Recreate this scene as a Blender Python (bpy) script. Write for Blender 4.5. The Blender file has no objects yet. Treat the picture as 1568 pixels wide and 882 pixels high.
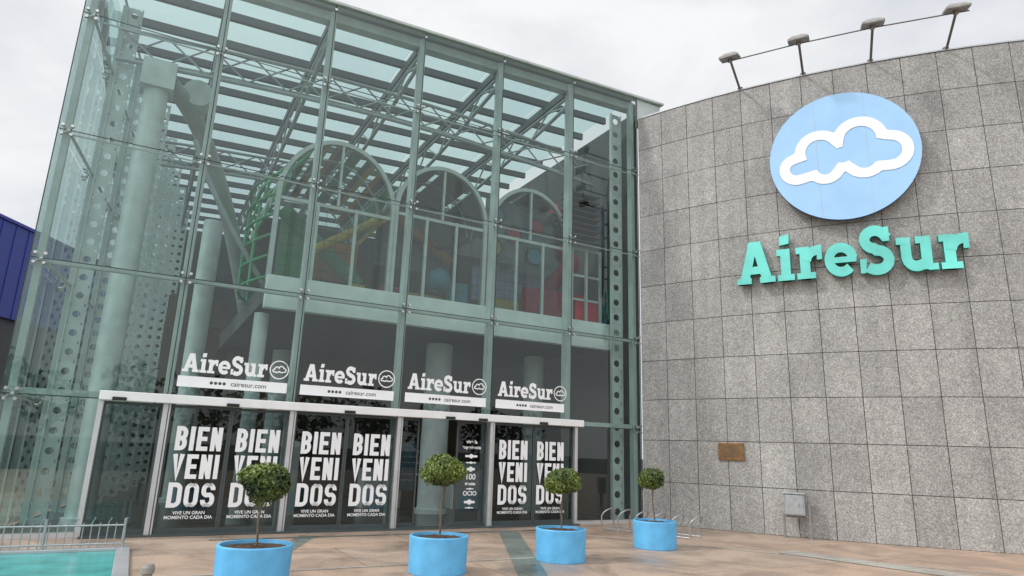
import bpy, math, random
from mathutils import Vector, Matrix
random.seed(7)
R2=math.radians
scene=bpy.context.scene
scene.view_settings.view_transform='Standard'
scene.view_settings.look='None'
scene.view_settings.exposure=0
# ------------------------------------------------------------------ materials
def newmat(name):
    m=bpy.data.materials.new(name); m.use_nodes=True
    nt=m.node_tree; b=nt.nodes['Principled BSDF']
    return m,nt,b
def N(nt,t,**kw):
    n=nt.nodes.new(t)
    for k,v in kw.items(): setattr(n,k,v)
    return n
def paint(name,col,rough=0.5,metal=0.0,var=0.12,scale=3.0,bump=0.0,spec=0.5):
    m,nt,b=newmat(name)
    tc=N(nt,'ShaderNodeTexCoord')
    no=N(nt,'ShaderNodeTexNoise'); no.inputs['Scale'].default_value=scale; no.inputs['Detail'].default_value=6
    nt.links.new(tc.outputs['Object'],no.inputs['Vector'])
    mr=N(nt,'ShaderNodeMapRange'); mr.inputs['From Min'].default_value=.3; mr.inputs['From Max'].default_value=.7
    mr.inputs['To Min'].default_value=1-var; mr.inputs['To Max'].default_value=1+var
    nt.links.new(no.outputs['Fac'],mr.inputs['Value'])
    mx=N(nt,'ShaderNodeMix',data_type='RGBA',blend_type='MULTIPLY'); mx.inputs[0].default_value=1
    mx.inputs[6].default_value=(*col,1)
    nt.links.new(mr.outputs[0],mx.inputs[7])
    nt.links.new(mx.outputs[2],b.inputs['Base Color'])
    b.inputs['Roughness'].default_value=rough; b.inputs['Metallic'].default_value=metal
    b.inputs['Specular IOR Level'].default_value=spec
    if bump>0:
        n2=N(nt,'ShaderNodeTexNoise'); n2.inputs['Scale'].default_value=60
        nt.links.new(tc.outputs['Object'],n2.inputs['Vector'])
        bp=N(nt,'ShaderNodeBump'); bp.inputs['Strength'].default_value=bump; bp.inputs['Distance'].default_value=.01
        nt.links.new(n2.outputs['Fac'],bp.inputs['Height']); nt.links.new(bp.outputs[0],b.inputs['Normal'])
    return m
def glass(name,tint,refl=1.0,base=.07,milk=0.0,milkcol=(.6,.7,.68)):
    m=bpy.data.materials.new(name); m.use_nodes=True; nt=m.node_tree
    nt.nodes.clear()
    out=N(nt,'ShaderNodeOutputMaterial')
    g=N(nt,'ShaderNodeNewGeometry')
    dt=N(nt,'ShaderNodeVectorMath',operation='DOT_PRODUCT')
    nt.links.new(g.outputs['Normal'],dt.inputs[0]); nt.links.new(g.outputs['Incoming'],dt.inputs[1])
    ab=N(nt,'ShaderNodeMath',operation='ABSOLUTE'); nt.links.new(dt.outputs['Value'],ab.inputs[0])
    sb=N(nt,'ShaderNodeMath',operation='SUBTRACT'); sb.inputs[0].default_value=1; nt.links.new(ab.outputs[0],sb.inputs[1])
    pw=N(nt,'ShaderNodeMath',operation='POWER'); pw.inputs[1].default_value=4.2; nt.links.new(sb.outputs[0],pw.inputs[0])
    ma=N(nt,'ShaderNodeMath',operation='MULTIPLY_ADD'); ma.inputs[1].default_value=.9*refl; ma.inputs[2].default_value=base
    ma.use_clamp=True
    nt.links.new(pw.outputs[0],ma.inputs[0])
    tr=N(nt,'ShaderNodeBsdfTransparent'); tr.inputs[0].default_value=(*tint,1)
    base_sh=tr
    if milk>0:
        tl=N(nt,'ShaderNodeBsdfTranslucent'); tl.inputs[0].default_value=(*milkcol,1)
        mm=N(nt,'ShaderNodeMixShader'); mm.inputs[0].default_value=milk
        nt.links.new(tr.outputs[0],mm.inputs[1]); nt.links.new(tl.outputs[0],mm.inputs[2]); base_sh=mm
    gl=N(nt,'ShaderNodeBsdfGlossy'); gl.inputs['Roughness'].default_value=0.0; gl.inputs[0].default_value=(.94,1,.99,1)
    mx=N(nt,'ShaderNodeMixShader'); nt.links.new(ma.outputs[0],mx.inputs[0])
    nt.links.new(base_sh.outputs[0],mx.inputs[1]); nt.links.new(gl.outputs[0],mx.inputs[2])
    nt.links.new(mx.outputs[0],out.inputs[0])
    return m
M={}
M['glass']=glass('facade_glass',(.66,.75,.735),1.1,.068)
M['sideglass']=glass('side_glass',(.62,.74,.73),1,.06)
M['roofglass']=glass('roof_glass',(.74,.88,.88),.8,.04,.10,(.66,.82,.82))
M['doorglass']=glass('door_glass',(.32,.37,.37),1,.045)
M['playglass']=glass('play_glass',(.66,.74,.72),.8,.05)
M['post']=paint('post_steel_paint',(.46,.53,.50),.45)
M['truss']=paint('truss_paint',(.36,.42,.41),.5)
M['darksteel']=paint('dark_steel',(.06,.075,.075),.5)
M['col']=paint('column_paint',(.62,.69,.67),.5)
M['perf']=paint('perforated_steel_paint',(.56,.62,.60),.45)
M['white']=paint('white_paint',(.84,.84,.83),.4,var=.05)
M['decal']=paint('vinyl_white',(.90,.90,.90),.6,var=.03)
M['black']=paint('black_plastic',(.015,.016,.017),.35)
M['seal']=paint('silicone_seal',(.03,.045,.045),.6)
M['alu']=paint('aluminium',(.62,.63,.63),.35,metal=.6,var=.08)
M['steel']=paint('stainless_steel',(.55,.55,.54),.28,metal=.9,var=.1)
M['galv']=paint('galvanised_steel',(.42,.44,.45),.4,metal=.7,var=.15,scale=9)
M['slab']=paint('slab_edge_paint',(.76,.84,.81),.5,var=.08)
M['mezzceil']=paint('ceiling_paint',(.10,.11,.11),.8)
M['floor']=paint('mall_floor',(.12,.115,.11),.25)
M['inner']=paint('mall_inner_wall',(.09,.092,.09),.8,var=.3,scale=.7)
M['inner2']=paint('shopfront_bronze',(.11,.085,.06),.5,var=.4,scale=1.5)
M['joint']=paint('granite_joint',(.07,.068,.065),.9)
M['coping']=paint('coping_metal',(.45,.46,.47),.4,metal=.3)
M['disc']=paint('sign_blue',(.34,.58,.86),.4,var=.05,scale=1.5)
M['discedge']=paint('sign_edge_blue',(.04,.10,.22),.4)
M['signwhite']=paint('sign_white',(.88,.89,.88),.4,var=.03)
M['mint']=paint('letter_face_mint',(.15,.66,.58),.35,var=.25,scale=1.0)
M['teal']=paint('letter_side_teal',(.0,.25,.20),.4)
M['planter']=paint('planter_blue_paint',(.12,.45,.77),.5,var=.12,scale=5,bump=.15)
M['soil']=paint('soil',(.07,.045,.03),.95,var=.4,scale=20)
M['bark']=paint('bark',(.16,.12,.08),.9,var=.35,scale=25)
M['brass']=paint('plaque_brass',(.24,.13,.05),.4,metal=.6,var=.25,scale=8)
M['pool']=paint('pool_turquoise',(.07,.36,.35),.25,var=.25,scale=2.2)
M['blue']=paint('cladding_blue',(.012,.035,.27),.45,var=.12)
M['darkclad']=paint('dark_cladding',(.05,.055,.065),.6)
M['lamp']=paint('lamp_housing',(.14,.13,.12),.5,var=.2)
M['lamphead']=paint('lamp_head_grey',(.26,.25,.23),.5,var=.25,scale=9)
M['red']=paint('play_red',(.66,.03,.05),.5)
M['yellow']=paint('play_yellow',(.75,.50,.06),.5)
M['green']=paint('play_green',(.08,.36,.17),.5)
M['orange']=paint('play_orange',(.66,.24,.05),.5)
M['pblue']=paint('play_blue',(.08,.38,.52),.5)
M['lilac']=paint('play_lilac',(.42,.42,.62),.5,var=.2)
M['playgrey']=paint('play_panel_grey',(.20,.24,.27),.6,var=.2)
M['frame']=paint('play_frame_paint',(.54,.62,.59),.4)
M['vault']=paint('vault_shell',(.10,.13,.12),.6,var=.35,scale=1)
M['poster']=paint('poster_blue',(.05,.16,.22),.5,var=.5,scale=8)
def granite():
    m,nt,b=newmat('granite_panel')
    tc=N(nt,'ShaderNodeTexCoord')
    def noise(s,d=3,rough=.65,sc=None):
        n=N(nt,'ShaderNodeTexNoise'); n.inputs['Scale'].default_value=s; n.inputs['Detail'].default_value=d
        n.inputs['Roughness'].default_value=rough
        if sc:
            mp=N(nt,'ShaderNodeMapping'); mp.inputs['Scale'].default_value=sc; nt.links.new(tc.outputs['Object'],mp.inputs[0]); nt.links.new(mp.outputs[0],n.inputs['Vector'])
        else: nt.links.new(tc.outputs['Object'],n.inputs['Vector'])
        return n
    n1=noise(32,5); n2=noise(1.1,6); n4=noise(1.0,5,.6,(2.6,2.6,.16)); n5=noise(9,3)
    v=N(nt,'ShaderNodeTexVoronoi'); v.inputs['Scale'].default_value=52; nt.links.new(tc.outputs['Object'],v.inputs['Vector'])
    r=N(nt,'ShaderNodeValToRGB'); nt.links.new(n1.outputs['Fac'],r.inputs[0])
    e=r.color_ramp.elements
    e[0].position=.30; e[0].color=(.185,.178,.165,1); e[1].position=.70; e[1].color=(.56,.55,.53,1)
    k=e.new(.5); k.color=(.325,.315,.297,1)
    at=N(nt,'ShaderNodeAttribute'); at.attribute_name='tile'
    def mr_(src,fm,fx,a,b_):
        q=N(nt,'ShaderNodeMapRange'); q.inputs['From Min'].default_value=fm; q.inputs['From Max'].default_value=fx
        q.inputs['To Min'].default_value=a; q.inputs['To Max'].default_value=b_; nt.links.new(src,q.inputs['Value']); return q.outputs[0]
    def mul(a,b_):
        q=N(nt,'ShaderNodeMath',operation='MULTIPLY'); nt.links.new(a,q.inputs[0]); nt.links.new(b_,q.inputs[1]); return q.outputs[0]
    f=mul(mr_(at.outputs['Fac'],0,1,.90,1.08),mr_(n2.outputs['Fac'],.3,.7,.88,1.1))
    f=mul(f,mr_(v.outputs['Color'],0,1,.88,1.10)); f=mul(f,mr_(n4.outputs['Fac'],.3,.6,.84,1.05)); f=mul(f,mr_(n5.outputs['Fac'],.35,.65,.9,1.1))
    mx=N(nt,'ShaderNodeMix',data_type='RGBA',blend_type='MULTIPLY'); mx.inputs[0].default_value=1
    nt.links.new(r.outputs[0],mx.inputs[6]); nt.links.new(f,mx.inputs[7])
    nt.links.new(mx.outputs[2],b.inputs['Base Color']); b.inputs['Roughness'].default_value=.7
    bp=N(nt,'ShaderNodeBump'); bp.inputs['Strength'].default_value=.2; bp.inputs['Distance'].default_value=.01
    nt.links.new(n1.outputs['Fac'],bp.inputs['Height']); nt.links.new(bp.outputs[0],b.inputs['Normal'])
    return m
M['granite']=granite()
def pave(name,c1,c2,c3,bw,bh,rot,wet=.30):
    m,nt,b=newmat(name)
    tc=N(nt,'ShaderNodeTexCoord'); mp=N(nt,'ShaderNodeMapping'); mp.inputs['Rotation'].default_value=(0,0,rot)
    nt.links.new(tc.outputs['Object'],mp.inputs[0])
    br=N(nt,'ShaderNodeTexBrick'); br.inputs['Scale'].default_value=1; br.inputs['Brick Width'].default_value=bw; br.inputs['Row Height'].default_value=bh
    br.inputs['Mortar Size'].default_value=.012; br.inputs['Mortar Smooth'].default_value=.3
    br.inputs['Color1'].default_value=(*c1,1); br.inputs['Color2'].default_value=(*c2,1); br.inputs['Mortar'].default_value=(*[x*.5 for x in c1],1)
    br.inputs['Bias'].default_value=-.2
    nt.links.new(mp.outputs[0],br.inputs['Vector'])
    n2=N(nt,'ShaderNodeTexNoise'); n2.inputs['Scale'].default_value=.8; n2.inputs['Detail'].default_value=9; n2.inputs['Roughness'].default_value=.68; n2.inputs['Distortion'].default_value=.9
    nt.links.new(tc.outputs['Object'],n2.inputs['Vector'])
    mr=N(nt,'ShaderNodeMapRange'); mr.inputs['From Min'].default_value=.40; mr.inputs['From Max'].default_value=.64
    nt.links.new(n2.outputs['Fac'],mr.inputs['Value'])
    mx=N(nt,'ShaderNodeMix',data_type='RGBA'); nt.links.new(mr.outputs[0],mx.inputs[0])
    nt.links.new(br.outputs['Color'],mx.inputs[6])
    mz=N(nt,'ShaderNodeMix',data_type='RGBA',blend_type='MULTIPLY'); mz.inputs[0].default_value=1
    nt.links.new(br.outputs['Color'],mz.inputs[6]); mz.inputs[7].default_value=(*c3,1)
    nt.links.new(mz.outputs[2],mx.inputs[7])
    n3=N(nt,'ShaderNodeTexNoise'); n3.inputs['Scale'].default_value=30; n3.inputs['Detail'].default_value=5; nt.links.new(tc.outputs['Object'],n3.inputs['Vector'])
    m3=N(nt,'ShaderNodeMapRange'); m3.inputs['From Min'].default_value=.25; m3.inputs['From Max'].default_value=.75; m3.inputs['To Min'].default_value=.76; m3.inputs['To Max'].default_value=1.22; nt.links.new(n3.outputs['Fac'],m3.inputs['Value'])
    my=N(nt,'ShaderNodeMix',data_type='RGBA',blend_type='MULTIPLY'); my.inputs[0].default_value=1
    nt.links.new(mx.outputs[2],my.inputs[6]); nt.links.new(m3.outputs[0],my.inputs[7])
    nt.links.new(my.outputs[2],b.inputs['Base Color'])
    m4=N(nt,'ShaderNodeMapRange'); m4.inputs['From Min'].default_value=.42; m4.inputs['From Max'].default_value=.60; m4.inputs['To Min'].default_value=.75; m4.inputs['To Max'].default_value=wet
    nt.links.new(n2.outputs['Fac'],m4.inputs['Value']); nt.links.new(m4.outputs[0],b.inputs['Roughness'])
    bp=N(nt,'ShaderNodeBump'); bp.inputs['Strength'].default_value=.2; bp.inputs['Distance'].default_value=.008
    nt.links.new(n3.outputs['Fac'],bp.inputs['Height']); nt.links.new(bp.outputs[0],b.inputs['Normal'])
    return m
M['pave']=pave('stone_paving',(.43,.305,.225),(.37,.30,.24),(.66,.65,.65),3.1,1.9,-R2(28.7))
M['band']=pave('slate_band',(.14,.175,.155),(.20,.225,.20),(.65,.65,.65),.9,.45,-R2(28.7))
M['bandlight']=pave('pale_stone_band',(.40,.38,.33),(.34,.32,.29),(.8,.8,.8),1.2,.6,-R2(20))
M['asphalt']=paint('asphalt',(.055,.055,.055),.9,var=.2,scale=2)
def leafmat(name,c1,c2):
    m,nt,b=newmat(name)
    at=N(nt,'ShaderNodeAttribute'); at.attribute_name='tile'
    r=N(nt,'ShaderNodeValToRGB'); e=r.color_ramp.elements
    e[0].color=(*c1,1); e[1].color=(*c2,1)
    nt.links.new(at.outputs['Fac'],r.inputs[0]); nt.links.new(r.outputs[0],b.inputs['Base Color'])
    b.inputs['Roughness'].default_value=.5
    return m
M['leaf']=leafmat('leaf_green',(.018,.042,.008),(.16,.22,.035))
M['unseenleaf']=leafmat('unseen_leaf_green',(.02,.035,.012),(.07,.09,.03))
# ------------------------------------------------------------------ mesh builder
class MB:
    def __init__(s): s.v=[];s.f=[];s.sm=[];s.mi=[];s.att=[];s.cm=0
    def face(s,pts,smooth=False,a=.5):
        i=len(s.v); s.v.extend([tuple(p) for p in pts]); s.f.append(tuple(range(i,i+len(pts)))); s.sm.append(smooth); s.mi.append(s.cm); s.att.append(a)
    def hexa(s,p,a=.5):
        i=len(s.v); s.v.extend([tuple(x) for x in p])
        for q in [(0,3,2,1),(4,5,6,7),(0,1,5,4),(1,2,6,5),(2,3,7,6),(3,0,4,7)]:
            s.f.append(tuple(i+k for k in q)); s.sm.append(False); s.mi.append(s.cm); s.att.append(a)
    def box(s,x0,x1,y0,y1,z0,z1,a=.5):
        s.hexa([(x0,y0,z0),(x1,y0,z0),(x1,y1,z0),(x0,y1,z0),(x0,y0,z1),(x1,y0,z1),(x1,y1,z1),(x0,y1,z1)],a)
    def ring(s,rings,smooth=True,closed=True):
        i=len(s.v); n=len(rings[0])
        for r in rings: s.v.extend([tuple(p) for p in r])
        for a in range(len(rings)-1):
            for b in range(n if closed else n-1):
                c=(b+1)%n
                s.f.append((i+a*n+b,i+a*n+c,i+(a+1)*n+c,i+(a+1)*n+b)); s.sm.append(smooth); s.mi.append(s.cm); s.att.append(.5)
    def tube(s,p,q,r,r2=None,n=10,caps=True):
        p=Vector(p);q=Vector(q);d=(q-p)
        if d.length<1e-6:return
        d.normalize(); up=Vector((0,0,1)) if abs(d.z)<.95 else Vector((1,0,0))
        a=d.cross(up).normalized(); b=d.cross(a)
        if r2 is None:r2=r
        def rg(c,rr): return [c+(a*math.cos(t)+b*math.sin(t))*rr for t in [2*math.pi*k/n for k in range(n)]]
        A=rg(p,r);B=rg(q,r2); s.ring([A,B])
        if caps: s.face(list(reversed(A))); s.face(B)
    def path(s,pts,r,n=8):
        pts=[Vector(p) for p in pts]; rings=[]; prev=None
        for i,p in enumerate(pts):
            d=(pts[min(i+1,len(pts)-1)]-pts[max(i-1,0)]).normalized()
            if prev is None:
                up=Vector((0,0,1)) if abs(d.z)<.9 else Vector((1,0,0)); a=d.cross(up).normalized()
            else: a=(prev-d*prev.dot(d)).normalized()
            prev=a; b=d.cross(a)
            rings.append([p+(a*math.cos(t)+b*math.sin(t))*r for t in [2*math.pi*k/n for k in range(n)]])
        s.ring(rings); s.face(list(reversed(rings[0]))); s.face(rings[-1])
    def lathe(s,prof,c=(0,0,0),n=40,smooth=True):
        for (r0,z0),(r1,z1) in zip(prof[:-1],prof[1:]):
            A=[(c[0]+r0*math.cos(t),c[1]+r0*math.sin(t),c[2]+z0) for t in [2*math.pi*k/n for k in range(n)]]
            B=[(c[0]+r1*math.cos(t),c[1]+r1*math.sin(t),c[2]+z1) for t in [2*math.pi*k/n for k in range(n)]]
            s.ring([A,B],smooth)
    def obj(s,name,mats,parent=None,loc=None,rot=None,bevel=0):
        me=bpy.data.meshes.new(name); me.from_pydata(s.v,[],s.f); 
        if not isinstance(mats,(list,tuple)): mats=[mats]
        for m in mats: me.materials.append(m)
        for p,sm,mi in zip(me.polygons,s.sm,s.mi): p.use_smooth=sm; p.material_index=mi
        at=me.attributes.new('tile','FLOAT','FACE')
        for i,a in enumerate(s.att): at.data[i].value=a
        me.update()
        o=bpy.data.objects.new(name,me); scene.collection.objects.link(o)
        if parent: o.parent=parent
        if loc: o.location=loc
        if rot: o.rotation_euler=rot
        if bevel:
            b=o.modifiers.new('bevel','BEVEL'); b.width=bevel; b.segments=2; b.limit_method='ANGLE'
        return o
def empty(name,loc=(0,0,0),rz=0):
    e=bpy.data.objects.new(name,None); scene.collection.objects.link(e); e.location=loc; e.rotation_euler=(0,0,rz); e.empty_display_size=.5
    return e
def arc(cx,cy,r,a0,a1,n=10,ry=None):
    ry=ry or r
    return [(cx+r*math.cos(R2(a0+(a1-a0)*k/n)),cy+ry*math.sin(R2(a0+(a1-a0)*k/n))) for k in range(n+1)]
def stroke(pts,w,closed=False):
    n=len(pts); P=[Vector(p) for p in pts]; L=[];Rr=[]
    for i in range(n):
        if closed: a=P[(i-1)%n];b=P[(i+1)%n]
        else: a=P[max(i-1,0)];b=P[min(i+1,n-1)]
        d1=(P[i]-a); d2=(b-P[i])
        d1=d1.normalized() if d1.length>1e-9 else d2.normalized()
        d2=d2.normalized() if d2.length>1e-9 else d1
        t=(d1+d2); t=t.normalized() if t.length>1e-6 else d1
        nn=Vector((-t.y,t.x)); c=max(.5,nn.dot(Vector((-d1.y,d1.x))))
        L.append(P[i]+nn*w/2/c); Rr.append(P[i]-nn*w/2/c)
    q=[]
    for i in range(n if closed else n-1):
        j=(i+1)%n; q.append([Rr[i],Rr[j],L[j],L[i]])
    return L,Rr,q
def SL():
    D={}
    D['A']=(1.0,[('p',[(.06,0),(.30,0),(.60,1),(.35,1)]),('p',[(.68,0),(.94,0),(.66,1),(.40,1)]),('p',[(.24,.22),(.74,.22),(.70,.40),(.28,.40)]),('p',[(0,0),(.38,0),(.38,.14),(0,.14)]),('p',[(.60,0),(1.0,0),(1.0,.14),(.60,.14)])])
    st=('p',[(.09,0),(.33,0),(.33,.74),(.09,.74)])
    D['i']=(.42,[st,('p',[(0,.59),(.2,.59),(.2,.74),(0,.74)]),('p',[(0,0),(.42,0),(.42,.14),(0,.14)]),('p',[(.08,.83),(.32,.86),(.34,1.08),(.10,1.05)])])
    D['r']=(.62,[st,('p',[(0,.59),(.2,.59),(.2,.74),(0,.74)]),('p',[(0,0),(.45,0),(.45,.14),(0,.14)]),('s',arc(.50,.38,.255,175,78,8),.22),('p',[(.50,.42),(.63,.42),(.63,.75),(.52,.75)])])
    D['e']=(.74,[('s',arc(.38,.37,.275,5,318,22),.215),('p',[(.15,.30),(.73,.30),(.75,.43),(.15,.43)])])
    D['S']=(.78,[('s',[(.66,.76)]+arc(.385,.755,.235,35,262,14,.20)+arc(.39,.295,.27,88,-140,16,.215),.235),('p',[(.56,.70),(.71,.70),(.71,1.02),(.60,1.02)]),('p',[(.01,.02),(.13,.02),(.17,.33),(.01,.33)])])
    D['u']=(.86,[('s',[(.20,.74),(.20,.36)]+arc(.41,.31,.21,180,300,8)+[(.60,.16)],.225),('p',[(.52,.02),(.75,.02),(.75,.74),(.52,.74)]),('p',[(0,.59),(.2,.59),(.2,.74),(0,.74)]),('p',[(.42,.59),(.6,.59),(.6,.74),(.42,.74)]),('p',[(.64,0),(.86,0),(.86,.14),(.64,.14)])])
    return D
SLAB=SL()
def letter_mesh(mb,ch,sx,sz,origin,ux,un,depth=0,lift=.0015):
    k=0
    for it in SLAB[ch][1]:
        k+=1; off=k*lift
        T=lambda p,o: origin+ux*(p[0]*sx)+Vector((0,0,p[1]*sz))+un*o
        if it[0]=='p': polys=[it[1]]; outline=[it[1]]
        else:
            L,Rr,q=stroke(it[1],it[2]); polys=q; outline=[list(Rr)+list(reversed(L))]
        mb.cm=0
        for pl in polys: mb.face([T(p,depth+off) for p in pl])
        if depth>0:
            mb.cm=1
            for ol in outline:
                m=len(ol)
                for i in range(m):
                    a=ol[i];b=ol[(i+1)%m]
                    mb.face([T(a,0),T(b,0),T(b,depth+off),T(a,depth+off)])
    mb.cm=0
def word_adv(word,gap=.05): 
    x=0;o=[]
    for c in word: o.append(x); x+=SLAB[c][0]+gap
    return o,x-gap
# cloud emblem: band between two offset unions of round lobes
LOBES=[(-.62,-.13,.18),(-.30,.10,.27),(.24,.20,.29),(.60,-.03,.235),(-.24,-.16,.19),(.28,-.10,.23),(0,.0,.2),(-.45,-.10,.17),(.45,0,.25)]
NK=240
def cloud(off):
    o=[]
    for k in range(NK):
        a=2*math.pi*k/NK; d=(math.cos(a),math.sin(a)); best=0
        for x,y,r in LOBES:
            r=r+off; bq=d[0]*x+d[1]*y; c=x*x+y*y-r*r; disc=bq*bq-c
            if disc>=0: best=max(best,bq+math.sqrt(disc))
        o.append(best)
    for _ in range(2): o=[(o[i-1]+o[i]*2+o[(i+1)%NK])/4 for i in range(NK)]
    return [(math.cos(2*math.pi*k/NK)*o[k],math.sin(2*math.pi*k/NK)*o[k]) for k in range(NK)]
CO,CI=cloud(.072),cloud(-.075)
def CLT(ch,w,h,t):
    i=t/2; r=min(w*.38,h*.18)
    def bowl(y0,y1,x0):
        return [(x0,y1-i)]+arc(w-i-r,y1-i-r,r,90,0,5)+arc(w-i-r,y0+i+r,r,0,-90,5)+[(x0,y0+i)]
    if ch=='B': return [[(i,0),(i,h)],bowl(h/2-i,h,i),bowl(0,h/2+i,i)]
    if ch=='I': return [[(w/2,0),(w/2,h)]]
    if ch=='E': return [[(i,0),(i,h)],[(i,h-i),(w,h-i)],[(i,h/2),(w*.9,h/2)],[(i,i),(w,i)]]
    if ch=='N': return [[(i,0),(i,h)],[(w-i,0),(w-i,h)],[(i,h-i*.6),(w-i,i*.6)]]
    if ch=='V': return [[(i,h),(w/2,i*.8),(w-i,h)]]
    if ch=='D': return [[(i,0),(i,h)],bowl(0,h,i)]
    if ch=='O': return [arc(w-i-r,h-i-r,r,0,90,5)+arc(i+r,h-i-r,r,90,180,5)+arc(i+r,i+r,r,180,270,5)+arc(w-i-r,i+r,r,270,360,5)+[(w-i,h-i-r)]]
    if ch=='S': return [[(w-i,h*.70)]+arc(w-i-r,h-i-r,r,0,90,5)+arc(i+r,h-i-r,r,90,180,5)+arc(i+r,h/2+r*.9,r,180,250,4)+arc(w-i-r,h/2-r*.9,r,70,0,4)+arc(w-i-r,i+r,r,0,-90,5)+arc(i+r,i+r,r,270,180,5)+[(i,h*.30)]]
def cond_line(mb,word,x0,z0,W,H,t,y):
    nI=word.count('I'); n=len(word); gap=.055*W
    lw=(W-gap*(n-1)-nI*t)/(n-nI)
    x=x0;k=0
    for c in word:
        w=t if c=='I' else lw
        for pl in CLT(c,w,H,t):
            k+=1
            L,Rr,q=stroke(pl,t)
            for f in q: mb.face([(x+p[0],y-.0006*(k%5),z0+p[1]) for p in f])
        x+=w+gap
def text_obj(name,body,size,mat,parent,loc,rot=(math.pi/2,0,0),align='LEFT',sx=1,bold=0):
    c=bpy.data.curves.new(name,'FONT'); c.body=body; c.size=size; c.align_x=align; c.offset=bold
    c.materials.append(mat)
    o=bpy.data.objects.new(name,c); scene.collection.objects.link(o); o.parent=parent; o.location=loc; o.rotation_euler=rot; o.scale=(sx,1,1)
    return o
# ------------------------------------------------------------------ ground
g=MB(); g.face([(-400,-400,-.02),(400,-400,-.02),(400,400,-.02),(-400,400,-.02)]); g.obj('ground',M['asphalt'])
g=MB(); g.face([(-30,-12,0),(45,-12,0),(45,34,0),(-30,34,0)]); g.obj('pavement',M['pave'])
FA=R2(28.7); O=Vector((-6.576,12.015,0))
fd=Vector((math.cos(FA),math.sin(FA),0)); fn=Vector((-math.sin(FA),math.cos(FA),0))
def FW(s,m,z=0): return O+fd*s+fn*m+Vector((0,0,z))
def strip(g,p,q,w,z=.004):
    p=Vector((*p,z));q=Vector((*q,z));d=(q-p).normalized();a=Vector((-d.y,d.x,0))*w/2
    g.face([p-a,q-a,q+a,p+a])
g=MB()
strip(g,(.10,14.6),(.62,6.5),.42); strip(g,(-3.6,12.9),(-3.0,5.0),.3); strip(g,(-5.0,11.9),(1.2,15.3),.12,.007)
g.obj('paving_band',M['band'])
g=MB(); strip(g,(5.2,12.9),(9.2,8.2),.55,.0085); strip(g,(1.2,14.6),(9.5,10.2),.10,.0045); strip(g,(-4.6,8.4),(1.6,11.8),.08,.0045); g.obj('pale_paving_band',M['bandlight'])
# ------------------------------------------------------------------ glass entrance building
B=empty('glass_entrance_building',O,FA)
cols=[-2.07,.39,2.61,4.83,7.04,9.26,11.5]
rows=[0.0,2.30,4.65,7.1,9.55]
def top(s): return 11.50+.04*s
gl=MB()
gp=.007
def quadpanel(mb,s0,s1,z0,z1,y):
    a=[(s0+gp,y,z0+gp),(s1-gp,y,z0+gp),(s1-gp,y,(z1 if not callable(z1) else z1(s1))-gp),(s0+gp,y,(z1 if not callable(z1) else z1(s0))-gp)]
    dy=random.uniform(-.006,.006); dz=random.uniform(-.006,.006)
    a=[(x,yy+dy*(x-s0)/2+dz*(z-z0)/2,z) for x,yy,z in a]
    mb.face(a)
for i in range(6):
    s0,s1=cols[i],cols[i+1]
    for j in range(5):
        z0=rows[j]; z1=rows[j+1] if j<4 else top
        if j==0:
            if i==0: quadpanel(gl,s0,-.62,z0+.08,z1,0)
            elif i==5: quadpanel(gl,9.40,s1,z0+.08,z1,0)
            continue
        if j==1: z0=2.44 if 1<=i<=4 else z0
        quadpanel(gl,s0,s1,z0,z1,0)
gl.obj('front_glazing',M['glass'],B)
se=MB()
for z in rows[1:]:
    se.box(-2.07,11.5,.006,.018,z-.008,z+.008)
for s in cols: se.box(s-.009,s+.009,.006,.018,.05,top(s)-.05)
se.obj('glazing_seals',M['seal'],B)
po=MB()
for s in cols[1:6]:
    po.box(s-.065,s+.065,.12,.36,2.30,top(s)-.15)
    po.box(s-.06,s+.06,.13,.33,.0,2.30)
po.box(-2.0,-1.88,.10,.24,0,top(-2)-.15)
po.box(11.34,11.46,.12,.3,0,top(11.4)-.15)
po.obj('posts',M['post'],B,bevel=.01)
tr=MB()
tr.box(-1.86,11.32,.16,.26,4.61,4.69)
tr.box(-1.86,11.32,.16,.28,2.30,2.42)
for z in (7.1,9.55): tr.box(-1.86,11.32,.2,.225,z-.013,z+.013)
tr.obj('transoms',M['post'],B)
fa=MB()
for a,b_,y0,y1,dz0,dz1 in [(-2.12,12.5,-.06,.2,-.04,.02),(-2.07,12.5,.24,.5,-.32,-.1)]:
    t0=top(a);t1=top(b_)
    fa.hexa([(a,y0,t0+dz0),(b_,y0,t1+dz0),(b_,y1,t1+dz0),(a,y1,t0+dz0),(a,y0,t0+dz1),(b_,y0,t1+dz1),(b_,y1,t1+dz1),(a,y1,t0+dz1)])
fa.box(11.52,12.4,.02,.10,11.0,11.9)
fa.obj('roof_fascia',M['post'],B)
sp=MB()
def spider(s,z):
    c=Vector((s,.09,z))
    for dx in(-1,1):
        for dz in(-1,1):
            e=Vector((s+dx*.075,.04,z+dz*.085)); sp.tube(c,e,.016,n=6)
            sp.tube(e,e+Vector((0,-.065,0)),.028,n=10)
    sp.tube(c+Vector((0,.06,0)),c+Vector((0,-.03,0)),.035,n=10)
for s in cols[1:6]:
    for z in rows[2:]: spider(s,z)
for z in rows[1:]:
    spider(-1.93,z); spider(11.4,z)
for s in cols[1:6]: sp.tube((s,.04,top(s)-.18),(s,-.03,top(s)-.18),.03)
sp.obj('spider_fittings',M['steel'],B)
def SW(m): return -2.07+.12*m
sd=MB(); sm=[0,2.3,4.6,6.9,9.2,11.5,13.8,16.1,18.4,20.5]
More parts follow.
